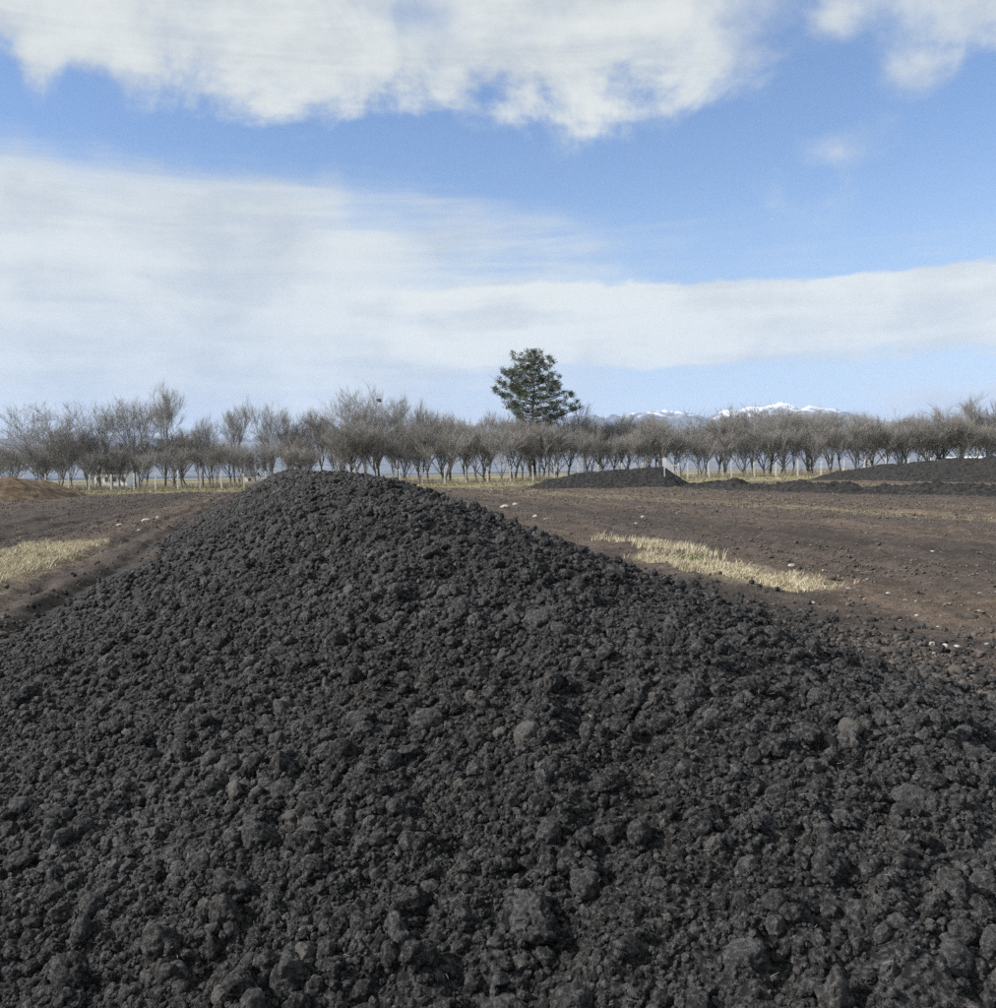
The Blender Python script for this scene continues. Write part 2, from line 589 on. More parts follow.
# ---- mountains
def build_mountains():
    px = np.array([-700, -200, 0, 150, 250, 350, 450, 550, 600, 640, 680, 703, 725, 750, 775, 800, 840, 880, 930, 996, 1300, 1800])
    py = np.array([444, 442, 442, 438, 440, 436, 430, 420, 413, 411, 407, 403, 405, 407, 405, 407, 408, 411, 415, 419, 432, 442])
    naz, nr = 700, 90
    a = np.linspace(rad(-52), rad(52), naz)
    r = np.linspace(14000, 32000, nr)
    A, R = np.meshgrid(a, r)
    X, Y = R * np.sin(A), R * np.cos(A)
    pxa = 498 + 1000 * np.tan(a)
    tops = []
    for u in pxa:
        v = ray(float(np.clip(u, -900, 1900)), float(np.interp(u, px, py)))
        tops.append(v.z / math.hypot(v.x, v.y))
    crest = np.array(tops)[None, :] * 23000 * 1.06
    prof = np.clip(1 - np.abs(R - 23000 - 900 * vnoise(X / 6000, Y * 0, None, 71)) / 9000, 0, 1)
    rid = 1 - np.abs(fbm(X / 2600, Y / 3400, None, 61, 6, 0.52))
    Z = crest * prof ** 1.15 * (0.72 + 0.30 * rid) + fbm(X / 900, Y / 1200, None, 66, 4) * 75 * prof
    Z = np.maximum(Z, -40) - 3.0 * (prof <= 0)
    me = mesh_np('mountains', np.stack([X, Y, Z], -1).reshape(-1, 3), grid_faces(nr, naz), M['mountain'])
    tag(obj('mountains', me), kind='structure')


build_mountains()

# ---- haze: one closed box of pale air round everything
hz = MB()
hz.box((0, 15500, 900), (29000, 18500, 945))
hm = bpy.data.materials.new('haze')
hm.use_nodes = True
hm.node_tree.nodes.clear()
pv = N(hm.node_tree, 'ShaderNodeVolumePrincipled')
pv.inputs['Color'].default_value = (0.50, 0.66, 1.0, 1)
pv.inputs['Density'].default_value = 3.0e-5
pv.inputs['Anisotropy'].default_value = 0.0
ho = N(hm.node_tree, 'ShaderNodeOutputMaterial')
hm.node_tree.links.new(pv.outputs[0], ho.inputs['Volume'])
haze = obj('haze', hz.mesh('haze', hm))
tag(haze, 'pale air softening the distant mountains', 'haze', kind='stuff')


# ================================================================== CLOD SHAPES
def clod_mesh(name, seed, mat, sub=3, facets=9, rough=1.0):
    rng = np.random.default_rng(seed)
    bm = bmesh.new()
    bmesh.ops.create_icosphere(bm, subdivisions=sub, radius=1.0)
    V = np.array([v.co[:] for v in bm.verts])
    nrm = rng.normal(size=(facets, 3)); nrm /= np.linalg.norm(nrm, axis=1)[:, None]
    off = rng.uniform(0.66, 0.95, facets)
    r = np.full(len(V), 1.05)
    for n, o in zip(nrm, off):
        c = V @ n
        r = np.where(c > 0.05, np.minimum(r, o / np.maximum(c, 0.05)), r)
    S = seed * 3.7
    r = r * 0.75 + 0.22
    lob = fbm(V[:, 0] * 1.5 + S, V[:, 1] * 1.5, V[:, 2] * 1.5 + 9, seed, 2)
    bil = np.abs(fbm(V[:, 0] * 3.2 + S, V[:, 1] * 3.2 + 4, V[:, 2] * 3.2 + 9, seed + 50, 2))
    fin = fbm(V[:, 0] * 8 + S, V[:, 1] * 8 + 4, V[:, 2] * 8 + 9, seed + 90, 2)
    fi2 = fbm(V[:, 0] * 19 + S, V[:, 1] * 19 + 4, V[:, 2] * 19 + 9, seed + 120, 2) if sub > 3 else 0
    r = r + rough * (0.20 * lob - 0.26 * (bil - 0.3) + 0.075 * fin + 0.028 * fi2)
    V = V * r[:, None]
    for v, c in zip(bm.verts, V):
        v.co = c
    me = bpy.data.meshes.new(name)
    bm.to_mesh(me)
    bm.free()
    me.polygons.foreach_set('use_smooth', np.ones(len(me.polygons), bool))
    me.materials.append(mat)
    return me


def proto_collection(name, meshes):
    c = bpy.data.collections.new(name)          # not linked to the scene: shapes only
    for i, me in enumerate(meshes):
        c.objects.link(bpy.data.objects.new('%s_shape_%02d' % (name, i), me))
    return c


def scatter(name, pts, rots, scls, idx, coll, parent=None):
    """one object that instances small shapes on points"""
    me = bpy.data.meshes.new(name)
    n = len(pts)
    me.vertices.add(n)
    me.vertices.foreach_set('co', np.asarray(pts, np.float32).ravel())
    for nm, typ, dat in (('rot', 'FLOAT_VECTOR', rots), ('scl', 'FLOAT_VECTOR', scls)):
        at = me.attributes.new(nm, typ, 'POINT')
        at.data.foreach_set('vector', np.asarray(dat, np.float32).ravel())
    at = me.attributes.new('idx', 'INT', 'POINT')
    at.data.foreach_set('value', np.asarray(idx, np.int32))
    me.update()
    o = obj(name, me, parent)
    g = bpy.data.node_groups.new(name + '_scatter', 'GeometryNodeTree')
    g.interface.new_socket('Geometry', in_out='INPUT', socket_type='NodeSocketGeometry')
    g.interface.new_socket('Geometry', in_out='OUTPUT', socket_type='NodeSocketGeometry')
    gi, go = g.nodes.new('NodeGroupInput'), g.nodes.new('NodeGroupOutput')
    ip = g.nodes.new('GeometryNodeInstanceOnPoints')
    ci = g.nodes.new('GeometryNodeCollectionInfo')
    ci.inputs['Collection'].default_value = coll
    ci.inputs['Separate Children'].default_value = True
    ci.inputs['Reset Children'].default_value = True
    ip.inputs['Pick Instance'].default_value = True

    def na(nm, typ):
        k = g.nodes.new('GeometryNodeInputNamedAttribute')
        k.data_type = typ
        k.inputs[0].default_value = nm
        return [s for s in k.outputs if s.enabled and s.name == 'Attribute'][0]
    e2r = g.nodes.new('FunctionNodeEulerToRotation')
    L = g.links.new
    L(gi.outputs[0], ip.inputs['Points'])
    L(ci.outputs[0], ip.inputs['Instance'])
    L(na('idx', 'INT'), ip.inputs['Instance Index'])
    L(na('rot', 'FLOAT_VECTOR'), e2r.inputs[0])
    L(e2r.outputs[0], ip.inputs['Rotation'])
    L(na('scl', 'FLOAT_VECTOR'), ip.inputs['Scale'])
    L(ip.outputs[0], go.inputs[0])
    md = o.modifiers.new('scatter', 'NODES')
    md.node_group = g
    return o


# ================================================================== THE BIG WINDROW
def build_windrow():
    root = bpy.data.objects.new('compost_windrow', None)
    C.objects.link(root)
    root.location = (0, 0, 0)
    tag(root, 'long dark compost windrow of loose clods running away towards the bare trees', 'compost heap')
    ys = []
    y = 0.3
    while y < 106:
        ys.append(y); y = y * 1.0065 + 0.004
    ys = np.array(ys)
    ts = np.linspace(HC - 5.0, HC + 5.0, 520)
    T, Y = np.meshgrid(ts, ys)
    X = T - AX * Y
    Z = heap_height(X, Y) - 0.055 * (1 - np.clip(heap_smooth(X, Y) / 0.12, 0, 1)) - 0.02
    Z = Z + terrain_coarse(X, Y)
    me = mesh_np('heap', np.stack([X, Y, Z], -1).reshape(-1, 3), grid_faces(len(ys), len(ts)), M['compost'])
    obj('heap', me, root)

    rng = np.random.default_rng(7)
    P_, D_ = [], []
    #        diameter, cover, farthest
    for D, cov in ((0.011, 0.50), (0.017, 0.55), (0.026, 0.52), (0.040, 0.36), (0.056, 0.20), (0.076, 0.085), (0.100, 0.028), (0.13, 0.007), (0.16, 0.0015)):
        dmax = min(100.0, D / 0.0033)
        area = (dmax - 0.6) * 10.7
        n = int(cov * area / (0.785 * D * D))
        yy = rng.uniform(0.6, dmax, n)
        tt = rng.uniform(HC - 4.7, HC + 6.0, n)
        xx = tt - AX * yy
        keep = (np.abs(xx) < 0.56 * yy + 0.9)
        xx, yy = xx[keep], yy[keep]
        s = heap_smooth(xx, yy)
        clump = vnoise(xx * 1.3, yy * 1.3, None, 77) * 0.5 + vnoise(xx * 4, yy * 4, None, 78) * 0.5
        pr = np.clip(s / 0.14, 0, 1) ** 1.3 * np.clip(0.75 + 0.9 * clump, 0.1, 1)
        tq = xx + AX * yy
        pr = np.maximum(pr, 0.05 * (s > 0.004))
        pr = np.maximum(pr, 0.5 * (tq < HC) * np.clip((tq + 3.3 + 0.5 * clump) / 0.9, 0, 1) * np.clip((60 - yy) / 20, 0, 1))
        pr = np.maximum(pr, 0.34 * (tq > HC) * np.clip((7.0 + 0.5 * clump - tq) / 1.6, 0, 1) * np.clip((24 - yy) / 8, 0, 1))
        k = rng.random(len(xx)) < pr
        xx, yy = xx[k], yy[k]
        d = D * rng.uniform(0.78, 1.3, len(xx))
        if D >= 0.1:        # the coarse clods roll to the foot and the near right end
            k = rng.random(len(xx)) < np.clip(0.35 + 0.35 * (xx / np.maximum(yy, 1) * 2 + 0.5) + 0.3 * (yy < 6), 0.1, 1)
            xx, yy, d = xx[k], yy[k], d[k]
        P_.append(np.stack([xx, yy], -1)); D_.append(d)
    n = 26000                      # coarser lumps along the far length
    yy = 14 * np.exp(rng.uniform(0, math.log(7.3), n)); xx = rng.uniform(HC - 4.2, HC + 3.6, n) - AX * yy
    k = (heap_smooth(xx, yy) > 0.03)
    xx, yy = xx[k], yy[k]
    P_.append(np.stack([xx, yy], -1)); D_.append(np.maximum(0.0030 * yy, 0.06) * rng.uniform(0.8, 1.7, len(xx)) * np.where(yy > 60, 0.75, 1.0))
    P = np.concatenate(P_); D = np.concatenate(D_)
    # a few clods the photograph singles out (picture column, row, width in pixels)
    special = [(545, 960, 44), (572, 975, 50), (828, 868, 44), (912, 800, 46), (640, 825, 42), (632, 722, 26), (690, 590, 34),
               (605, 655, 26), (535, 700, 28), (530, 895, 46), (505, 975, 50), (920, 838, 26), (765, 803, 18), (300, 845, 34), (365, 758, 30),
               (905, 690, 30), (412, 940, 40), (160, 930, 40), (700, 985, 44), (860, 905, 36), (950, 960, 44)]
    sp, sd = [], []
    for px, py, w in special:
        r = ray(px, py)
        best = None
        for k in np.linspace(1.2, 30, 3000):
            if CAM_H + r.z * k < float(heap_smooth(r.x * k, r.y * k)) + 0.02:
                best = k
                break
        if best:
            sp.append((r.x * best, r.y * best)); sd.append(0.78 * w / FPX * best)
    sp = np.array(sp); sd = np.array(sd)
    ns = len(sp)
    P = np.concatenate([sp, P]); D = np.concatenate([sd, D])
    n = len(P)
    hz_ = heap_height(P[:, 0], P[:, 1])
    onheap = np.clip(heap_smooth(P[:, 0], P[:, 1]) / 0.12, 0, 1)
    zz = np.where(onheap > 0.5, hz_ - 0.02, np.maximum(terrain(P[:, 0], P[:, 1]), hz_ - 0.055 * (1 - onheap) - 0.02))
    zz = zz + D * rng.uniform(-0.05, 0.30, n) * np.where(D > 0.1, 0.8, 1.0)
    rots = rng.uniform(0, 6.283, (n, 3))
    scl = (D * 0.5)[:, None] * rng.uniform(0.7, 1.22, (n, 3))
    idx = rng.integers(0, 12, n)
    shapes = [clod_mesh('clod', 100 + i, M['compost'], 4, facets=[6, 8, 11, 15][i % 4], rough=[0.7, 1.15, 0.45][i % 3]) for i in range(12)]
    score = D / P[:, 1] * (0.6 + 0.4 * (np.abs(P[:, 0] / P[:, 1]) < 0.52))
    score[:ns] += 10
    order = np.argsort(-score)
    big, rest = order[:300], order[300:]
    for i in big:
        obj('clod', shapes[idx[i]], root, (P[i, 0], P[i, 1], zz[i]), rots[i], scl[i])
    coll = proto_collection('small_clod', shapes)
    o = scatter('small_clods', np.stack([P[rest, 0], P[rest, 1], zz[rest]], -1), rots[rest], scl[rest], idx[rest], coll, root)
    tag(o, kind='stuff')
    print('clods', n)

    # straw bits and wood chips caught in the surface
    sm = []
    for i in range(6):
        r = random.Random(i)
        b = MB()
        if i < 3:
            pts = [Vector((x, 0.06 * math.sin(x * 2 + i), 0.04 * math.sin(x * 3.1 + i))) for x in np.linspace(-1, 1, 5)]
            b.tube(pts, [0.05, 0.06, 0.06, 0.055, 0.04], 4)
        else:
            b.box((0, 0, 0), (0.9, 0.28 + 0.1 * (i - 3), 0.10))
            b.v = [(x + r.uniform(-.15, .15), y + r.uniform(-.1, .1), z + r.uniform(-.05, .05)) for x, y, z in b.v]
        sm.append(b.mesh('straw_bit', M['straw']))
    n = 800
    yy = 0.9 * np.exp(rng.uniform(0, math.log(22), n)); xx = rng.uniform(-0.56, 0.56, n) * yy
    k = heap_smooth(xx, yy) > 0.08
    xx, yy = xx[k], yy[k]
    n = len(xx)
    L = np.maximum(rng.uniform(0.004, 0.012, n), 0.0018 * yy * rng.uniform(0.6, 1.4, n))
    ii = rng.choice(6, n, p=[.33, .33, .32, .01, .005, .005])
    z2 = heap_height(xx, yy) + 0.012 + 0.006 * rng.random(n)
    rr = np.stack([rng.uniform(-.6, .6, n), rng.uniform(-.6, .6, n), rng.uniform(0, 6.28, n)], -1)
    o = scatter('straw_bits', np.stack([xx, yy, z2], -1), rr, np.repeat(L[:, None], 3, 1), ii, proto_collection('straw_bit', sm), root)
    tag(o, kind='stuff')


build_windrow()


# ================================================================== OTHER HEAPS
def mound(name, label, cat, axis, prof, half, mat, seed, nlen=160, ncr=40, amp=0.06, group=None, asym=1.0):
    """windrow along a plan polyline axis [(x,y)], heights prof along it"""
    ax = np.array(axis, float)
    seg = np.r_[0, np.cumsum(np.linalg.norm(np.diff(ax, axis=0), axis=1))]
    s = np.linspace(0, seg[-1], nlen)
    cx, cyy = np.interp(s, seg, ax[:, 0]), np.interp(s, seg, ax[:, 1])
    dx_, dy_ = np.gradient(cx), np.gradient(cyy)
    ln = np.hypot(dx_, dy_); dx_, dy_ = dx_ / ln, dy_ / ln
    H = np.interp(s / seg[-1], [p[0] for p in prof], [p[1] for p in prof])
    u = np.linspace(-1.15, 1.15, ncr)
    U, Hh = np.meshgrid(u, H)
    W = half * (0.35 + 0.65 * np.clip(Hh / max(H.max(), 0.01), 0, 1))
    X = cx[:, None] + dy_[:, None] * U * W * np.where(U < 0, asym, 1)
    Y = cyy[:, None] - dx_[:, None] * U * W * np.where(U < 0, asym, 1)
    a = 0.14
    p = np.clip(1 - (np.sqrt(U * U + a * a) - a) / (math.sqrt(1 + a * a) - a), -0.1, 1)
    f = np.clip(Hh * p * 3, 0, 1)
    Z = Hh * p + f * (fbm(X * 0.8, Y * 0.8, None, seed, 4) * amp + np.abs(fbm(X * 2.7, Y * 2.7, None, seed + 7, 2)) * amp * 0.8) + terrain(X, Y) * (1 - f) + terrain_coarse(X, Y) * f - 0.05 * (1 - f)
    o0 = Vector((float(cx.mean()), float(cyy.mean()), 0))
    V = np.stack([X - o0.x, Y - o0.y, Z], -1).reshape(-1, 3)
    o = obj(name, mesh_np(name, V, grid_faces(nlen, ncr), mat), loc=o0)
    return tag(o, label, cat, group)


DM = 97.0
xl_, _ = at_depth(524, DM); xr_, _ = at_depth(696, DM)
ht = lambda px, py: top_z(px, py, DM) - 0.15
mid_prof = [(0, 0), (0.10, ht(541, 482)), (0.22, ht(562, 477)), (0.36, ht(586, 473.5)), (0.5, ht(610, 471)), (0.66, ht(637, 469)), (0.79, ht(660, 467.5)), (0.85, ht(669, 471)), (0.93, ht(683, 480)), (1.0, 0)]
mound('compost_heap', 'low black compost heap with flat top behind the white notice post', 'compost heap', [(xl_, DM + 1), (xr_, DM + 1)], mid_prof, 5.2, M['far_compost'], 201, nlen=240, ncr=90, amp=0.11)

# right hand windrow, parallel to the big one
ra = [(at_depth(812, 117)[0], 117.0), (at_depth(990, 96)[0], 96.0), (58.0, 70.0)]
mound('compost_windrow', 'long low black compost windrow with grassy verge in front of the bare trees', 'compost heap',
      ra, [(0, 0), (0.08, 0.9), (0.2, 1.55), (0.35, 2.05), (0.55, 2.35), (0.9, 2.35), (1, 0)], 5.5, M['far_compost'], 205, nlen=320, ncr=80, amp=0.12)

# brown heap on the left
la = [(at_depth(80, 104)[0], 104.0), (at_depth(40, 94)[0], 94.0), (at_depth(0, 86)[0], 86.0), (-62.0, 74.0)]
mound('earth_heap', 'brown earth heap overgrown with dry grass next to the fence', 'earth heap',
      la, [(0, 0), (0.10, 0.75), (0.22, 1.5), (0.4, 1.9), (0.8, 2.1), (1, 0)], 4.2, M['brown_heap'], 209, amp=0.12)

# crumbled low ridges between the heaps
ba = [(at_depth(640, 96)[0] + 4, 92.0), (at_depth(760, 76)[0], 76.0), (at_depth(880, 63)[0], 63.0), (at_depth(1010, 55)[0], 55.0), (34.5, 42.0)]
rb = random.Random(4)
mound('soil_ridge', 'low crumbled ridge of dark soil beside the flat topped black heap', 'soil ridge', ba,
      [(0, 0)] + [(i / 40, rb.uniform(0.32, 0.62)) for i in range(1, 40)] + [(1, 0)], 2.0, M['far_compost'], 213, nlen=420, ncr=30, amp=0.22)


# ================================================================== TREES
def grow(seed, H, crown_w, trunk_h, limbs, lean=0.06, upright=0.5, twig_n=1200, twig_len=0.7, levels=3, r0=0.16, twig_r=0.011):
    """bare deciduous tree: trunk mesh and crown mesh"""
    R = random.Random(seed)
    T, B = MB(), MB()
    rv = lambda s=1.0: Vector((R.gauss(0, s), R.gauss(0, s), R.gauss(0, s)))
    base = Vector((0, 0, -0.15))
    fork = Vector((R.gauss(0, lean * trunk_h), R.gauss(0, lean * trunk_h), trunk_h))
    T.tube([base, base.lerp(fork, 0.12) + Vector((0, 0, 0)), base.lerp(fork, 0.55) + rv(0.04), fork], [r0 * 1.5, r0 * 1.1, r0 * 0.95, r0 * 0.85], 8)
    tips = []

    def branch(p, d, L, r, lev, mb):
        n = 5 if lev < 2 else 3
        pts, rs = [p], [r]
        q = p
        dd = d.normalized()
        for i in range(n):
            dd = (dd + rv(0.13) + Vector((0, 0, upright * 0.16))).normalized()
            q = q + dd * (L / n)
            pts.append(q); rs.append(r * (1 - 0.62 * (i + 1) / n))
        mb.tube(pts, rs, 6 if lev == 0 else (4 if lev == 1 else 3))
        for i in range(1, n + 1):
            tips.append((pts[i], (pts[i] - pts[i - 1]).normalized(), lev))
        if lev >= levels:
            return
        k = R.randint(5, 7) if lev == 0 else R.randint(3, 5)
        for j in range(k):
            f = 0.3 + 0.7 * (j + R.random()) / k
            i = min(n - 1, int(f * n))
            w = pts[i].lerp(pts[i + 1], f * n - i)
            side = rv().normalized()
            d0 = (pts[i + 1] - pts[i]).normalized()
            nd = (d0 * 0.75 + side * 0.75 + Vector((0, 0, 0.25 * upright))).normalized()
            branch(w, nd, L * R.uniform(0.42, 0.68), max(r * 0.56 * (1 - 0.45 * f), 0.014), lev + 1, B)

    for j in range(limbs):
        a = 2 * math.pi * (j + R.uniform(-0.3, 0.3)) / limbs
        out_ = crown_w * 0.5 / max(H - trunk_h, 0.5)
        o_ = R.uniform(0.35, 1.1) * out_
        d = Vector((math.cos(a) * o_, math.sin(a) * o_, 1.0 * R.uniform(0.75, 1.05)))
        L = (H - trunk_h) * R.uniform(0.52, 0.72)
        branch(fork + Vector((0, 0, R.uniform(-0.35, 0.1) * trunk_h * 0.3)), d, L, r0 * R.uniform(0.42, 0.6), 0, T)
    # central leader
    branch(fork, Vector((R.gauss(0, .1), R.gauss(0, .1), 1)), (H - trunk_h) * 0.62, r0 * 0.6, 0, T)
    cand = [t for t in tips if t[2] >= 1] + [t for t in tips if t[2] >= 2]
    for _ in range(twig_n):
        p, d, lev = max((R.choice(cand), R.choice(cand)), key=lambda q: q[0].z) if R.random() < 0.55 else R.choice(cand)
        nd = (d + rv(0.34) + Vector((0, 0, upright * 0.4))).normalized()
        L = twig_len * R.uniform(0.5, 1.3)
        m_ = p + nd * L * 0.5 + rv(0.03)
        e_ = m_ + (nd + rv(0.2) + Vector((0, 0, 0.15))).normalized() * L * 0.5
        B.tube([p, m_, e_], [twig_r, twig_r * 0.85, twig_r * 0.5], 3)
    zt = float(np.percentile([v[2] for v in B.v], 99.6))
    # scale so that the crown reaches exactly the asked height and spread
    k = H / zt
    xs = sorted(abs(v[0]) for v in B.v)
    kx = crown_w * 0.5 / max(xs[int(len(xs) * 0.985)], 0.1)
    for mb in (T, B):
        mb.v = [(x * (1 + (kx - 1) * min(max(z / trunk_h - 0.5, 0), 1)), y * (1 + (kx - 1) * min(max(z / trunk_h - 0.5, 0), 1)), z * k) for x, y, z in mb.v]
    return T, B


def tree_shape(seed, *a, dark=False, **k):
    T, B = grow(seed, *a, **k)
    return T.mesh('trunk', M['dark_bark' if dark else 'bark'], True), B.mesh('crown', M['twig'], True)


def plant_tree(name, shape, x, y, rz, s, label, group=None, sz=None):
    o = bpy.data.objects.new(name, None)
    C.objects.link(o)
    o.location = (x, y, float(terrain_coarse(x, y)))
    o.rotation_euler = (0, 0, rz)
    o.scale = (s, s, sz or s)
    tag(o, label, 'tree', group)
    obj('trunk', shape[0], o)
    obj('crown', shape[1], o)
    return o


RT = random.Random(21)
orch = [tree_shape(300 + i, 8.2 + 0.55 * (i % 4), 4.6 + 0.7 * (i % 5), 1.0 + 0.35 * (i % 4), 3 + i % 4, lean=0.16, upright=0.95, twig_n=1900, twig_len=1.5, levels=2, r0=0.13, twig_r=0.0105) for i in range(10)]
LAB_F = 'small bare orchard tree with short trunk and dense grey twigs in row behind the fence'
for row, (yr, sp, sc) in enumerate(((149, 3.4, 0.90), (156, 3.5, 1.0), (164, 3.7, 1.06))):
    x = -0.54 * yr + RT.uniform(0, 3)
    while x < 0.56 * yr:
        px = 498 + 1000 * x / yr
        skip = (840 < px < 852 and row < 2) or (194 < px < 206 and row == 1) or (6 < px < 20 and row == 0)
        if not skip:
            s = sc * RT.uniform(0.80, 1.14)
            if px > 330:
                s *= 1.06
            if px < 330:
                s *= 0.88
            if 590 < px < 740:
                s *= 0.93
            zone = next(zn for lim, zn in ((60, 'past the brown earth heap'), (150, 'close to the white farmhouse'), (260, 'between the slender forked tree and the windrow shoulder'),
                                           (440, 'beyond the crest of the big windrow'), (500, 'beside the pine on the windrow side'), (600, 'beside the pine on the heap side'), (700, 'behind the low black heap'),
                                           (836, 'in the thick grove below the snowy summit'), (9999, 'behind the long low windrow')) if px < lim)
            LAB_F = 'bare twiggy orchard tree, %s row, %s' % (('first', 'second', 'third')[row], zone)
            plant_tree('orchard_tree', orch[RT.randrange(10)], x, yr + RT.uniform(-1.5, 1.5), RT.uniform(0, 6.28), s * RT.uniform(1.0, 1.4), LAB_F, 'bare orchard trees behind the fence', s)
        x += sp * RT.uniform(0.72, 1.35)

#        column, top row, width px, depth, limbs, trunk, upright, name, label
talls = [(45, 404, 78, 150, 7, 2.2, 0.35, 'bare_tree', 'bare spreading tree with fan of pale limbs beside the brown earth heap'),
         (100, 400, 62, 153, 6, 2.6, 0.45, 'bare_tree', 'broad bare tree with rounded twiggy crown in front of the white farmhouse'),
         (135, 398, 58, 156, 6, 3.0, 0.45, 'bare_tree', 'bare round crowned tree standing between farmhouse tree and slender forked tree'),
         (165, 384, 36, 152, 4, 5.2, 0.9, 'bare_tree', 'tall slender bare tree with upright forked crown above its neighbours'),
         (235, 404, 38, 160, 4, 3.8, 0.8, 'bare_tree', 'narrow bare tree with sparse upright boughs next to the small shed'),
         (271, 402, 54, 158, 5, 3.2, 0.5, 'bare_tree', 'bare open crowned tree rising just over the left shoulder of the compost windrow'),
         (203, 416, 30, 157, 4, 3.0, 0.8, 'bare_tree', 'thin bare tree half hidden between the slender forked tree and the shed'),
         (301, 413, 44, 159, 5, 2.8, 0.6, 'bare_tree', 'bare bushy tree peeping over the peak of the compost windrow'),
         (323, 409, 38, 161, 5, 3.2, 0.7, 'bare_tree', 'bare upright tree beside the wide domed tree over the windrow peak'),
         (352, 390, 62, 157, 6, 3.4, 0.45, 'bare_tree', 'large bare tree with wide dome of fine branches beyond the windrow crest'),
         (379, 387, 58, 160, 6, 4.0, 0.55, 'bare_tree', 'tall bare tree with dark nest in its crown beyond the windrow crest'),
         (398, 396, 30, 158, 4, 4.5, 0.9, 'bare_tree', 'slim bare tree leaning on the nest tree with steep branches'),
         (418, 401, 34, 162, 4, 4.2, 0.9, 'bare_tree', 'slim pale bare tree with few steep branches beyond the windrow crest'),
         (450, 413, 52, 160, 6, 2.8, 0.6, 'bare_tree', 'stocky bare tree with bristling top on the pine side of the slim trees'),
         (484, 412, 44, 163, 5, 2.8, 0.6, 'bare_tree', 'bare bristling tree growing right under the dark pine'),
         (598, 417, 44, 160, 5, 2.8, 0.6, 'bare_tree', 'bare bristling tree on the heap side of the dark pine'),
         (628, 416, 40, 163, 5, 3.0, 0.6, 'bare_tree', 'bare tree rising behind the flat top of the low black heap'),
         (655, 413, 40, 162, 5, 3.2, 0.6, 'bare_tree', 'bare tree with dark upright stem directly behind the white notice post'),
         (770, 407, 62, 155, 6, 2.8, 0.5, 'bare_tree', 'large dark bare tree with broad crown below the snowy summit'),
         (812, 408, 48, 158, 5, 2.8, 0.55, 'bare_tree', 'bare broad tree ending the thick grove before the open gap'),
         (866, 424, 34, 154, 4, 2.0, 0.6, 'bare_tree', 'open bare tree with forked pale trunk in the gap past the thick grove'),
         (905, 411, 42, 152, 4, 2.6, 0.6, 'bare_tree', 'bare tree with twisted forked limbs behind the long low windrow'),
         (941, 409, 62, 150, 7, 2.0, 0.4, 'bare_tree', 'squat bare tree with thick black trunk behind the long low windrow'),
         (986, 396, 50, 152, 4, 4.2, 0.7, 'bare_tree', 'tall bare tree with two bare poles for limbs behind the long low windrow')]
for i, (px, pt, w, y, nl, th, up, nm, lab) in enumerate(talls):
    x, g = at_depth(px, y)
    Hh = top_z(px, pt, y) - g
    sh = tree_shape(500 + i, Hh, w / FPX * y, th, nl, lean=0.05, upright=up, twig_n=int(1500 + 36 * w), twig_len=1.4, levels=3, r0=0.20 if w > 40 else 0.15, twig_r=0.0105, dark=(px in (165, 352, 379, 770, 941)))
    o = plant_tree(nm, sh, x, y, 0.0, 1.0, lab)
    if px == 379:
        b = MB(); rr = random.Random(3)
        for k in range(60):
            a, c = rr.uniform(0, 6.28), rr.uniform(-0.22, 0.18)
            p = Vector((0.38 * math.cos(a), 0.38 * math.sin(a), c))
            q_ = Vector((0.40 * math.cos(a + 1.1), 0.40 * math.sin(a + 1.1), c + rr.uniform(-.1, .1)))
            b.tube([p, (p + q_) * 0.56, q_], [0.03, 0.035, 0.02], 4)
        for k in range(10):
            b.box((rr.uniform(-.2, .2), rr.uniform(-.2, .2), rr.uniform(-.25, 0.05)), (0.16, 0.14, 0.1), rr.uniform(0, 3))
        nz = top_z(379, 400, y) - g
        n_ = obj('nest', b.mesh('nest', M['dark_bark']), None, (x + 0.2, y, g + nz))
        tag(n_, 'dark twig nest high in the tall bare tree', 'nest')


for px, y in ((98, 148.5), (111, 150), (123, 148)):
    plant_tree('orchard_tree', orch[px % 10], at_depth(px, y)[0], y, px * 1.3, 0.74, 'low bare orchard tree screening the front of the white farmhouse', 'bare orchard trees behind the fence')
for px, y in ((522, 151), (531, 154), (541, 150.5), (549, 153)):
    plant_tree('orchard_tree', orch[px % 8], at_depth(px, y)[0], y, px * 1.7, 1.02, 'bare twiggy orchard tree standing right in front of the pine trunk', 'bare orchard trees behind the fence')


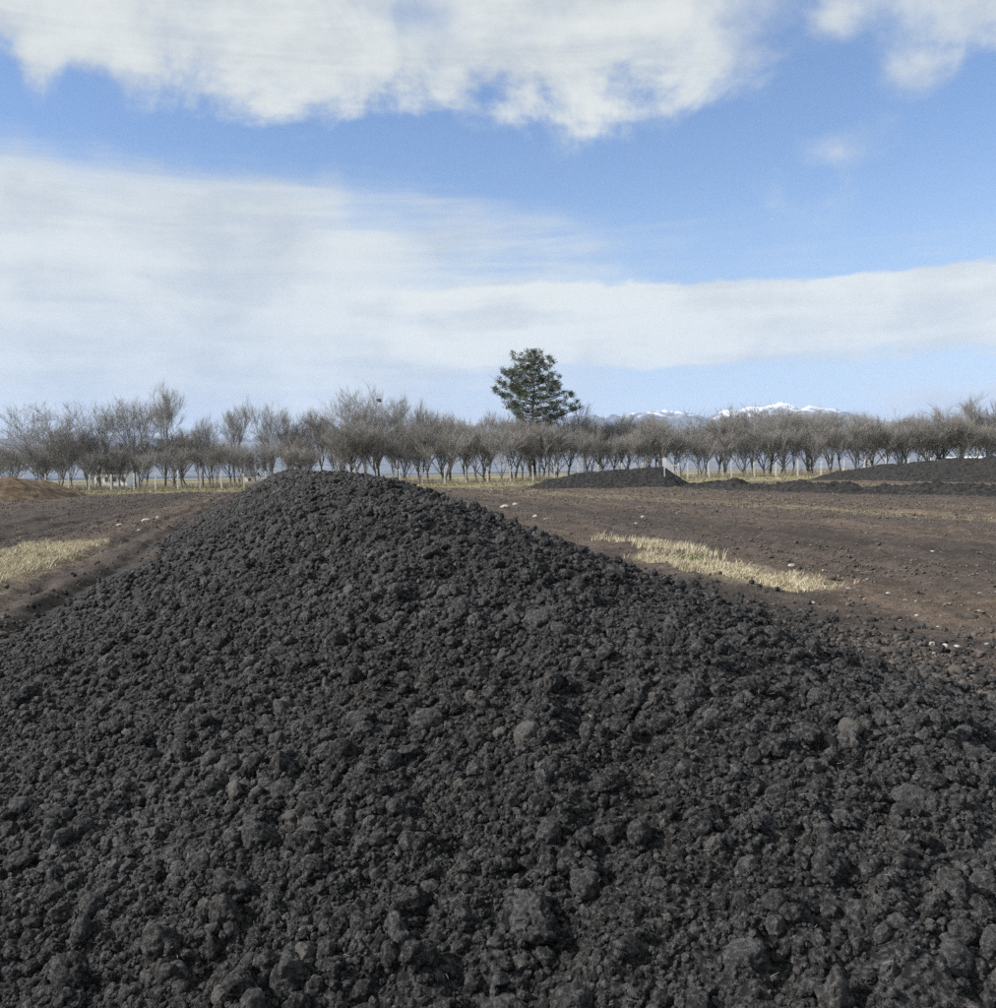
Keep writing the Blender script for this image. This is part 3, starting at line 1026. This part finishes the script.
# ---- the pine
def build_pine():
    y = 158.0
    x, g = at_depth(534, y)
    Hh = top_z(533, 353, y) - g
    R = random.Random(9)
    o = bpy.data.objects.new('pine_tree', None)
    C.objects.link(o)
    o.location = (x, y, g)
    tag(o, 'dark green pine with spreading crown standing tall above the bare trees', 'tree')
    T = MB()
    T.tube([Vector((0.02 * z * math.sin(z), 0, z)) for z in np.linspace(-0.2, Hh - 0.5, 9)], list(np.linspace(0.36, 0.06, 9)), 8)
    m = 1000 / y
    # (height above top in px -> reach left, right in metres)
    hp = [0, 6, 12, 22, 28, 35, 42, 50, 57, 64, 74]
    lf = [0.6, 2.2, 3.6, 4.4, 5.6, 7.4, 7.2, 6.8, 5.4, 3.6, 2.4]
    rt = [0.9, 2.4, 3.6, 3.6, 3.8, 6.8, 4.6, 7.4, 9.4, 8.4, 3.2]
    Br, Nd = MB(), MB()

    def clump(c, s, n):
        for _ in range(n):
            d = Vector((R.gauss(0, 1), R.gauss(0, 1), R.gauss(0.45, 0.8))).normalized()
            p = c + Vector((R.gauss(0, .28), R.gauss(0, .28), R.gauss(0, .22))) * s
            q_ = p + d * s * R.uniform(0.35, 0.65)
            sd = d.cross(Vector((R.gauss(0, 1), R.gauss(0, 1), R.gauss(0, 1)))).normalized() * 0.045
            Nd.poly([p - sd, p + sd, q_])

    lv = 2.0
    while lv < 74:
        nb = 3 if lv < 8 else R.randint(4, 6)
        a0 = R.uniform(0, 6.28)
        for j in range(nb):
            a = a0 + 2 * math.pi * (j + R.uniform(-.2, .2)) / nb
            ca = math.cos(a)
            reach = np.interp(lv, hp, lf if ca < 0 else rt)
            other = np.interp(lv, hp, lf) * 0.5 + np.interp(lv, hp, rt) * 0.5
            L = (reach * abs(ca) + other * 0.85 * (1 - abs(ca))) * R.uniform(0.82, 1.02)
            z0 = Hh - lv / m - 0.15 * L
            rise = 0.22 + 0.35 * (1 - lv / 66)
            pts = [Vector((0, 0, z0))]
            for k in range(1, 6):
                f = k / 5
                pts.append(Vector((math.cos(a) * L * f + R.gauss(0, .07), math.sin(a) * L * f + R.gauss(0, .07), z0 + L * (rise * f * f + 0.02) + R.gauss(0, .06))))
            Br.tube(pts, [0.085, 0.07, 0.06, 0.045, 0.03, 0.015], 4)
            nc = max(3, int(L * (1.55 if lv < 46 else 1.0)))
            for k in range(nc):
                f = R.uniform(0.28 if lv < 40 else 0.45, 1.02)
                i = min(4, int(f * 5))
                c = pts[i].lerp(pts[i + 1], f * 5 - i)
                spread = 0.34 * L * (1.1 - 0.75 * f)
                off = Vector((-math.sin(a), math.cos(a), 0)) * R.gauss(0, spread * 0.7) + Vector((0, 0, R.uniform(0, 0.4)))
                if R.random() < 0.7:
                    Br.tube([c, c + off * 0.6 + Vector((0, 0, .08)), c + off], [0.03, 0.022, 0.012], 3)
                clump(c + off, R.uniform(0.7, 1.0), 46)
        lv += R.uniform(3.0, 4.6)
    for _ in range(5):
        clump(Vector((R.gauss(0, .5), R.gauss(0, .5), Hh - R.uniform(0.3, 1.2))), 0.8, 45)
    obj('trunk', T.mesh('trunk', M['dark_bark'], True), o)
    obj('branches', Br.mesh('branches', M['dark_bark'], True), o)
    obj('crown', Nd.mesh('crown', M['needles']), o)


build_pine()

# ================================================================== FENCE
def build_fence():
    y0 = 140.0
    o = bpy.data.objects.new('wire_fence', None)
    C.objects.link(o)
    o.location = (0, y0, 0)
    tag(o, 'wire fence on pale concrete posts along the edge of the bare trees', 'fence')
    R = random.Random(12)
    b = MB()
    b.box((0, 0, 1.0), (0.085, 0.085, 1.25))
    # chamfered pointed cap
    b.tube([Vector((0, 0, 2.25)), Vector((0, 0, 2.36))], [0.115, 0.03], 4)
    post = b.mesh('post', M['concrete'])
    n = 56
    xs = []
    for i in range(n):
        x = -85 + 3.1 * i + R.uniform(-0.12, 0.12)
        xs.append(x)
        obj('post', post, o, (x, R.uniform(-.05, .05), float(terrain_coarse(x, y0))), (R.gauss(0, .02), R.gauss(0, .035), R.uniform(-.1, .1)), (1, 1, R.uniform(0.9, 1.08)))
    w = MB()
    for h in (0.35, 0.8, 1.25, 1.7, 2.05):
        pts = [Vector((x, -0.1, float(terrain_coarse(x, y0)) + h)) for x in xs]
        w.tube(pts, [0.006] * n, 3)
    obj('wire', w.mesh('wire', M['wire']), o)
    return o


build_fence()


# ---- gate frame in the fence behind the middle heap
def build_gate():
    y = 139.2
    x0, g = at_depth(669, y); x1, _ = at_depth(679, y)
    o = bpy.data.objects.new('fence_gate', None)
    C.objects.link(o)
    o.location = (x0, y, g)
    tag(o, 'pale metal gate frame beside the white notice post', 'gate')
    w = x1 - x0
    b = MB(); b.box((0, 0, 1.1), (0.09, 0.09, 1.25)); me = b.mesh('gate_post', M['concrete'])
    obj('gate_post', me, o); obj('gate_post', me, o, (w, 0, 0))
    b = MB()
    b.box((w / 2, -0.05, 2.0), (w / 2 - 0.1, 0.03, 0.05)); b.box((w / 2, -0.05, 0.3), (w / 2 - 0.1, 0.03, 0.05)); b.box((w / 2, -0.05, 1.15), (w / 2 - 0.1, 0.03, 0.03))
    for k in range(5):
        b.box((w * (k + 1) / 6, -0.05, 1.15), (0.02, 0.02, 0.9))
    obj('gate_leaf', b.mesh('gate_leaf', M['sign_white']), o)


build_gate()


# ================================================================== NOTICE POST
def build_notice():
    y = 95.2
    x, g = at_depth(664.5, y)
    zt = top_z(664, 458, y); zb = top_z(664, 466.5, y); zg = top_z(665, 479, y)
    o = bpy.data.objects.new('notice_post', None)
    C.objects.link(o)
    o.location = (x, y, 0)
    tag(o, 'white blank notice board on a thin post stuck into the low black heap', 'sign')
    b = MB(); b.box((0, 0, (zt + zg) / 2 - 0.3), (0.035, 0.03, (zt - zg) / 2 + 0.25)); obj('post', b.mesh('post', M['sign_white']), o)
    b = MB(); b.box((0, -0.055, (zt + zb) / 2), (0.2, 0.015, (zt - zb) / 2)); obj('board', b.mesh('board', M['sign_white']), o)


build_notice()


# ================================================================== FARM BUILDINGS BEHIND THE TREES
def house(name, label, px0, px1, pbase, peave, pridge, y, depth, roofm, nwin):
    x0, g = at_depth(px0, y); x1, _ = at_depth(px1, y)
    ze = top_z((px0 + px1) / 2, peave, y) ; zr = top_z((px0 + px1) / 2, pridge, y)
    w = x1 - x0
    g = min(g, 0.3)
    o = bpy.data.objects.new(name, None)
    C.objects.link(o)
    o.location = ((x0 + x1) / 2, y, g)
    tag(o, label, 'building')
    b = MB(); b.box((0, depth / 2, (ze - g) / 2 - 0.1), (w / 2, depth / 2, (ze - g) / 2 + 0.1))
    hr = zr - g; he = ze - g
    b.poly([(-w / 2, 0.0, he), (-w / 2, depth / 2, hr - 0.1), (-w / 2, depth, he)]); b.poly([(w / 2, 0, he), (w / 2, depth, he), (w / 2, depth / 2, hr - 0.1)])
    obj('wall', b.mesh('wall', M['white_wall']), o)
    b = MB(); e = 0.35
    for s in (0, 1):
        ya, yb = (-e, depth / 2) if s == 0 else (depth + e, depth / 2)
        for k in (0, 0.14):
            b.poly([(-w / 2 - e, ya, he - 0.12 + k), (w / 2 + e, ya, he - 0.12 + k), (w / 2 + e, yb, hr + k), (-w / 2 - e, yb, hr + k)])
        b.poly([(-w / 2 - e, ya, he - 0.12), (w / 2 + e, ya, he - 0.12), (w / 2 + e, ya, he + 0.02), (-w / 2 - e, ya, he + 0.02)])
    obj('roof', b.mesh('roof', M[roofm]), o)
    for k in range(nwin):
        xw = -w / 2 + w * (k + 0.5) / nwin
        b = MB(); b.box((xw, -0.03, he * 0.55), (min(0.45, w / nwin * 0.28), 0.05, he * 0.2))
        f = obj('window', b.mesh('window', M['white_wall']), o)
        b = MB(); b.box((xw, -0.06, he * 0.55), (min(0.37, w / nwin * 0.23), 0.05, he * 0.16))
        obj('pane', b.mesh('pane', M['window_glass']), f)
    return o


house('farmhouse', 'low white farmhouse with dark roof seen between the bare trunks', 94, 127, 481, 473, 468.5, 215, 7, 'dark_roof', 4)
house('shed', 'tiny white shed with dark roof between trunks near the windrow shoulder', 244, 255, 480, 475.5, 472.8, 225, 3, 'dark_roof', 1)
house('farm_shed', 'long pale low shed behind the squat black trunked tree', 948, 992, 470, 460.5, 457, 215, 8, 'pale_roof', 5)


# ================================================================== GRASS, WEEDS, STONES
def blades(name, label, cat, XY, Hs, W, mat, seed, lean=0.35, base=None):
    """many tapering grass blades, two faces each, in one mesh"""
    rng = np.random.default_rng(seed)
    n = len(XY)
    x, y = XY[:, 0], XY[:, 1]
    z = (terrain(x, y) if base is None else base) - 0.02
    a = rng.uniform(0, 2 * np.pi, n)
    wx, wy = np.cos(a) * W / 2, np.sin(a) * W / 2
    lx, ly = rng.normal(0, lean, n) * Hs + 0.12 * Hs, rng.normal(0, lean, n) * Hs
    V = np.zeros((n, 5, 3))
    V[:, 0] = np.stack([x - wx, y - wy, z], -1); V[:, 1] = np.stack([x + wx, y + wy, z], -1)
    V[:, 2] = np.stack([x + wx * .7 + lx * .35, y + wy * .7 + ly * .35, z + Hs * .55], -1)
    V[:, 3] = np.stack([x - wx * .7 + lx * .35, y - wy * .7 + ly * .35, z + Hs * .55], -1)
    V[:, 4] = np.stack([x + lx, y + ly, z + Hs], -1)
    b = np.arange(n)[:, None] * 5
    F = np.concatenate([b + np.array([[0, 1, 2]]), b + np.array([[0, 2, 3]]), b + np.array([[3, 2, 4]])])
    o = obj(name, mesh_np(name, V.reshape(-1, 3), F, mat, False))
    return tag(o, label, cat, kind='stuff')


def patch_points(n, t0, t1, y0, y1, seed, tight=0.12, edge=0.95):
    rng = np.random.default_rng(seed)
    y = rng.uniform(y0, y1, n); t = rng.uniform(t0, t1, n)
    cl = vnoise(t * 2.2, y * 1.1, None, seed) * 0.6 + vnoise(t * 6, y * 5, None, seed + 1) * 0.4
    ed = np.minimum(np.minimum((t - t0) / (t1 - t0), (t1 - t) / (t1 - t0)) * 3, np.minimum((y - y0), (y1 - y)) / (y1 - y0) * 3)
    k = rng.random(n) < np.clip(np.minimum(ed, 1) * 1.2 + cl * edge - 0.15, 0, 1)
    return np.stack([t - AX * y, y], -1)[k], cl[k]


rg = np.random.default_rng(3)
XY, cl = patch_points(60000, 6.75, 8.05, 13.4, 19.0, 401)
blades('dry_grass', 'straw coloured dry grass strip at the foot of the compost windrow beside brown soil', 'grass', XY, rg.uniform(0.02, 0.095, len(XY)) * (1.1 + 0.9 * cl) + 0.09 * (rg.random(len(XY)) < 0.03), 0.010, M['dry_grass'], 1, lean=0.6)
XY, cl = patch_points(7000, 7.7, 8.9, 18.6, 24.0, 405)
blades('dry_grass', 'thin dry grass tuft at the far tip of the straw coloured strip', 'grass', XY, rg.uniform(0.06, 0.2, len(XY)) * (1 + 0.7 * cl), 0.014, M['dry_grass'], 2, lean=0.3)
XY, cl = patch_points(60000, -6.4, -4.1, 13.6, 26.0, 411)
blades('dry_grass', 'pale dry grass patch between the two muddy tracks', 'grass', XY, rg.uniform(0.02, 0.10, len(XY)) * (1.1 + 0.9 * cl) + 0.09 * (rg.random(len(XY)) < 0.03), 0.012, M['dry_grass'], 3, lean=0.6)
gw = on_ground(690, 560)
XY = np.stack([rg.normal(gw.x, 0.12, 420), rg.normal(gw.y, 0.3, 420)], -1)
blades('green_weed', 'small green weed growing in the straw coloured grass strip', 'plant', XY, rg.uniform(0.05, 0.15, 420), 0.02, M['green_weed'], 4, lean=0.5)
# sparse tufts over the fields
n = 26000
yy = 14 * np.exp(rg.uniform(0, math.log(8.2), n)); tt = np.where(rg.random(n) < 0.5, rg.uniform(19, 28, n) + rg.normal(0, 2.0, n), rg.uniform(-40, 70, n))
cl = fbm(tt * 0.6, yy * 0.12, None, 421, 3)
k = ((tt > 8) | (tt < -6)) & (rg.random(n) < np.clip(0.3 + cl, 0, 1)) & (np.abs(tt - AX * yy) < 0.6 * yy)
XY = np.stack([tt - AX * yy, yy], -1)[k]
dd = XY[:, 1]
blades('grass_stubble', 'scattered dry grass stubble over the brown field', 'grass', XY, rg.uniform(0.03, 0.08, len(XY)) + 0.0003 * dd, np.maximum(0.012, 0.0006 * dd), M['meadow'], 5, lean=0.7)
# meadow before the fence and weeds along it
n = 60000
yy = rg.uniform(116, 147, n); xx = rg.uniform(-0.57, 0.57, n) * yy
k = rg.random(n) < np.clip((yy - 112) / 12, 0, 1)
XY = np.stack([xx, yy], -1)[k]
blades('meadow_grass', 'dry yellow green meadow grass in front of the fence', 'grass', XY, rg.uniform(0.10, 0.28, len(XY)), 0.09, M['meadow'], 6, lean=0.4)
n = 45000
yy = 141.0 + np.abs(rg.normal(0, 4.5, n)); xx = rg.uniform(-0.57, 0.57, n) * yy
cl = vnoise(xx * 0.35, yy * 0.3, None, 431)
XY = np.stack([xx, yy], -1)
blades('dry_weeds', 'tangle of dry grey weeds along the fence under the bare trees', 'weeds', XY, rg.uniform(0.3, 1.15, n) * (1 + 0.6 * cl), 0.035, M['dry_weed'], 7, lean=0.3)

# stones and soil clods over the fields
st_shapes = [clod_mesh('field_stone', 700 + i, M['field_stone'], 2, 10, 0.6) for i in range(5)]
sc_shapes = [clod_mesh('soil_clod', 720 + i, M['soil_clod'], 2, 10, 1.0) for i in range(6)]


def field_scatter(name, label, cat, n, shapes, dia, seed, flat=0.6, pxmin=0.0012):
    rng = np.random.default_rng(seed)
    y = 4.5 * np.exp(rng.uniform(0, math.log(24), n)); x = rng.uniform(-0.57, 0.57, n) * y
    t = x + AX * y
    cl = fbm(t * 0.5, y * 0.15, None, seed, 3)
    k = (heap_smooth(x, y) < 0.02) & (rng.random(n) < np.clip(0.15 + 1.5 * cl, 0.10, 1))
    x, y = x[k], y[k]
    D = np.maximum(rng.lognormal(math.log(dia), 0.45, len(x)), pxmin * y * rng.uniform(0.8, 1.6, len(x)))
    z = terrain(x, y) + D * 0.12
    scl = (D / 2)[:, None] * rng.uniform(0.75, 1.25, (len(x), 3)) * np.array([1, 1, flat])
    rot = np.stack([rng.normal(0, .2, len(x)), rng.normal(0, .2, len(x)), rng.uniform(0, 6.28, len(x))], -1)
    o = scatter(name, np.stack([x, y, z], -1), rot, scl, rng.integers(0, len(shapes), len(x)), proto_collection(name + '_shapes', shapes))
    return tag(o, label, cat, kind='stuff')


field_scatter('soil_clods', 'loose dark soil clods strewn over the muddy tracks', 'soil', 64000, sc_shapes, 0.036, 801, 0.75, 0.0014)
field_scatter('gravel', 'small grey and pale stones strewn over the brown field', 'gravel', 9000, st_shapes, 0.028, 803, 0.5, 0.0013)

pale_shapes = [clod_mesh('pale_stone', 740 + i, M['pale_stone'], 2, 9, 0.7) for i in range(5)]
stones = [(934, 645, 12, 'white flat chunk lying on the soil off the windrow foot', 1.7), (945, 647, 9, 'white flat chunk lying on the soil off the windrow foot', 1.3),
          (957, 646, 9, 'white flat chunk lying on the soil off the windrow foot', 1.3),
          (505, 508, 13, None, 2.2), (516, 506, 8, None, 1.8), (535, 515, 7, None, 1.5), (547, 518, 9, None, 1.6), (146, 523, 12, None, 2.0), (120, 526, 9, None, 1.8),
          (139, 531, 5, None, 1.5), (158, 520, 6, None, 1.5), (792, 567, 9, None, 1.8), (824, 568, 6, None, 1.6), (643, 516, 6, None, 1.8), (636, 522, 5, None, 1.2),
          (908, 630, 5, None, 1.6), (917, 613, 6, None, 1.6), (938, 621, 4, None, 1.5), (950, 630, 4, None, 1.2), (987, 645, 6, None, 1.4), (934, 651, 4, None, 1.2),
          (813, 604, 6, None, 1.5), (888, 595, 6, None, 1.6), (977, 559, 5, None, 1.2), (866, 535, 4, None, 1.4), (916, 545, 4, None, 1.2), (932, 555, 7, None, 2.0)]
rs_ = random.Random(8)
for i, (px, py, w, lab, fl) in enumerate(stones):
    p = on_ground(px, py)
    D = 0.9 * w / FPX * p.y
    z = float(terrain(p.x, p.y))
    if lab is None:
        lab, grp = ('pale stone on the muddy track left of the windrow' if px < 250 else ('pale litter scrap on the brown field close behind the windrow' if px < 560 else ('small pale stone on the dark soil near the white chunks' if py > 590 and px > 880 else ('small pale stone on brown soil just past the straw coloured grass strip' if px < 830 else 'small pale stone lying out on the brown field')))), 'pale stones on the fields'
        if px < 250:
            lab = 'pale stone on the muddy track past the dry grass patch'
    else:
        grp = 'white chunks off the windrow foot'
    o = obj('pale_stone', pale_shapes[i % 5], None, (p.x, p.y, z + D * 0.02), (rs_.uniform(-.2, .2), rs_.uniform(-.2, .2), rs_.uniform(-.5, .5)), (D * 0.5, D * 0.5 / 1.2, D * 0.5 / fl))
    tag(o, lab, 'stone', grp)
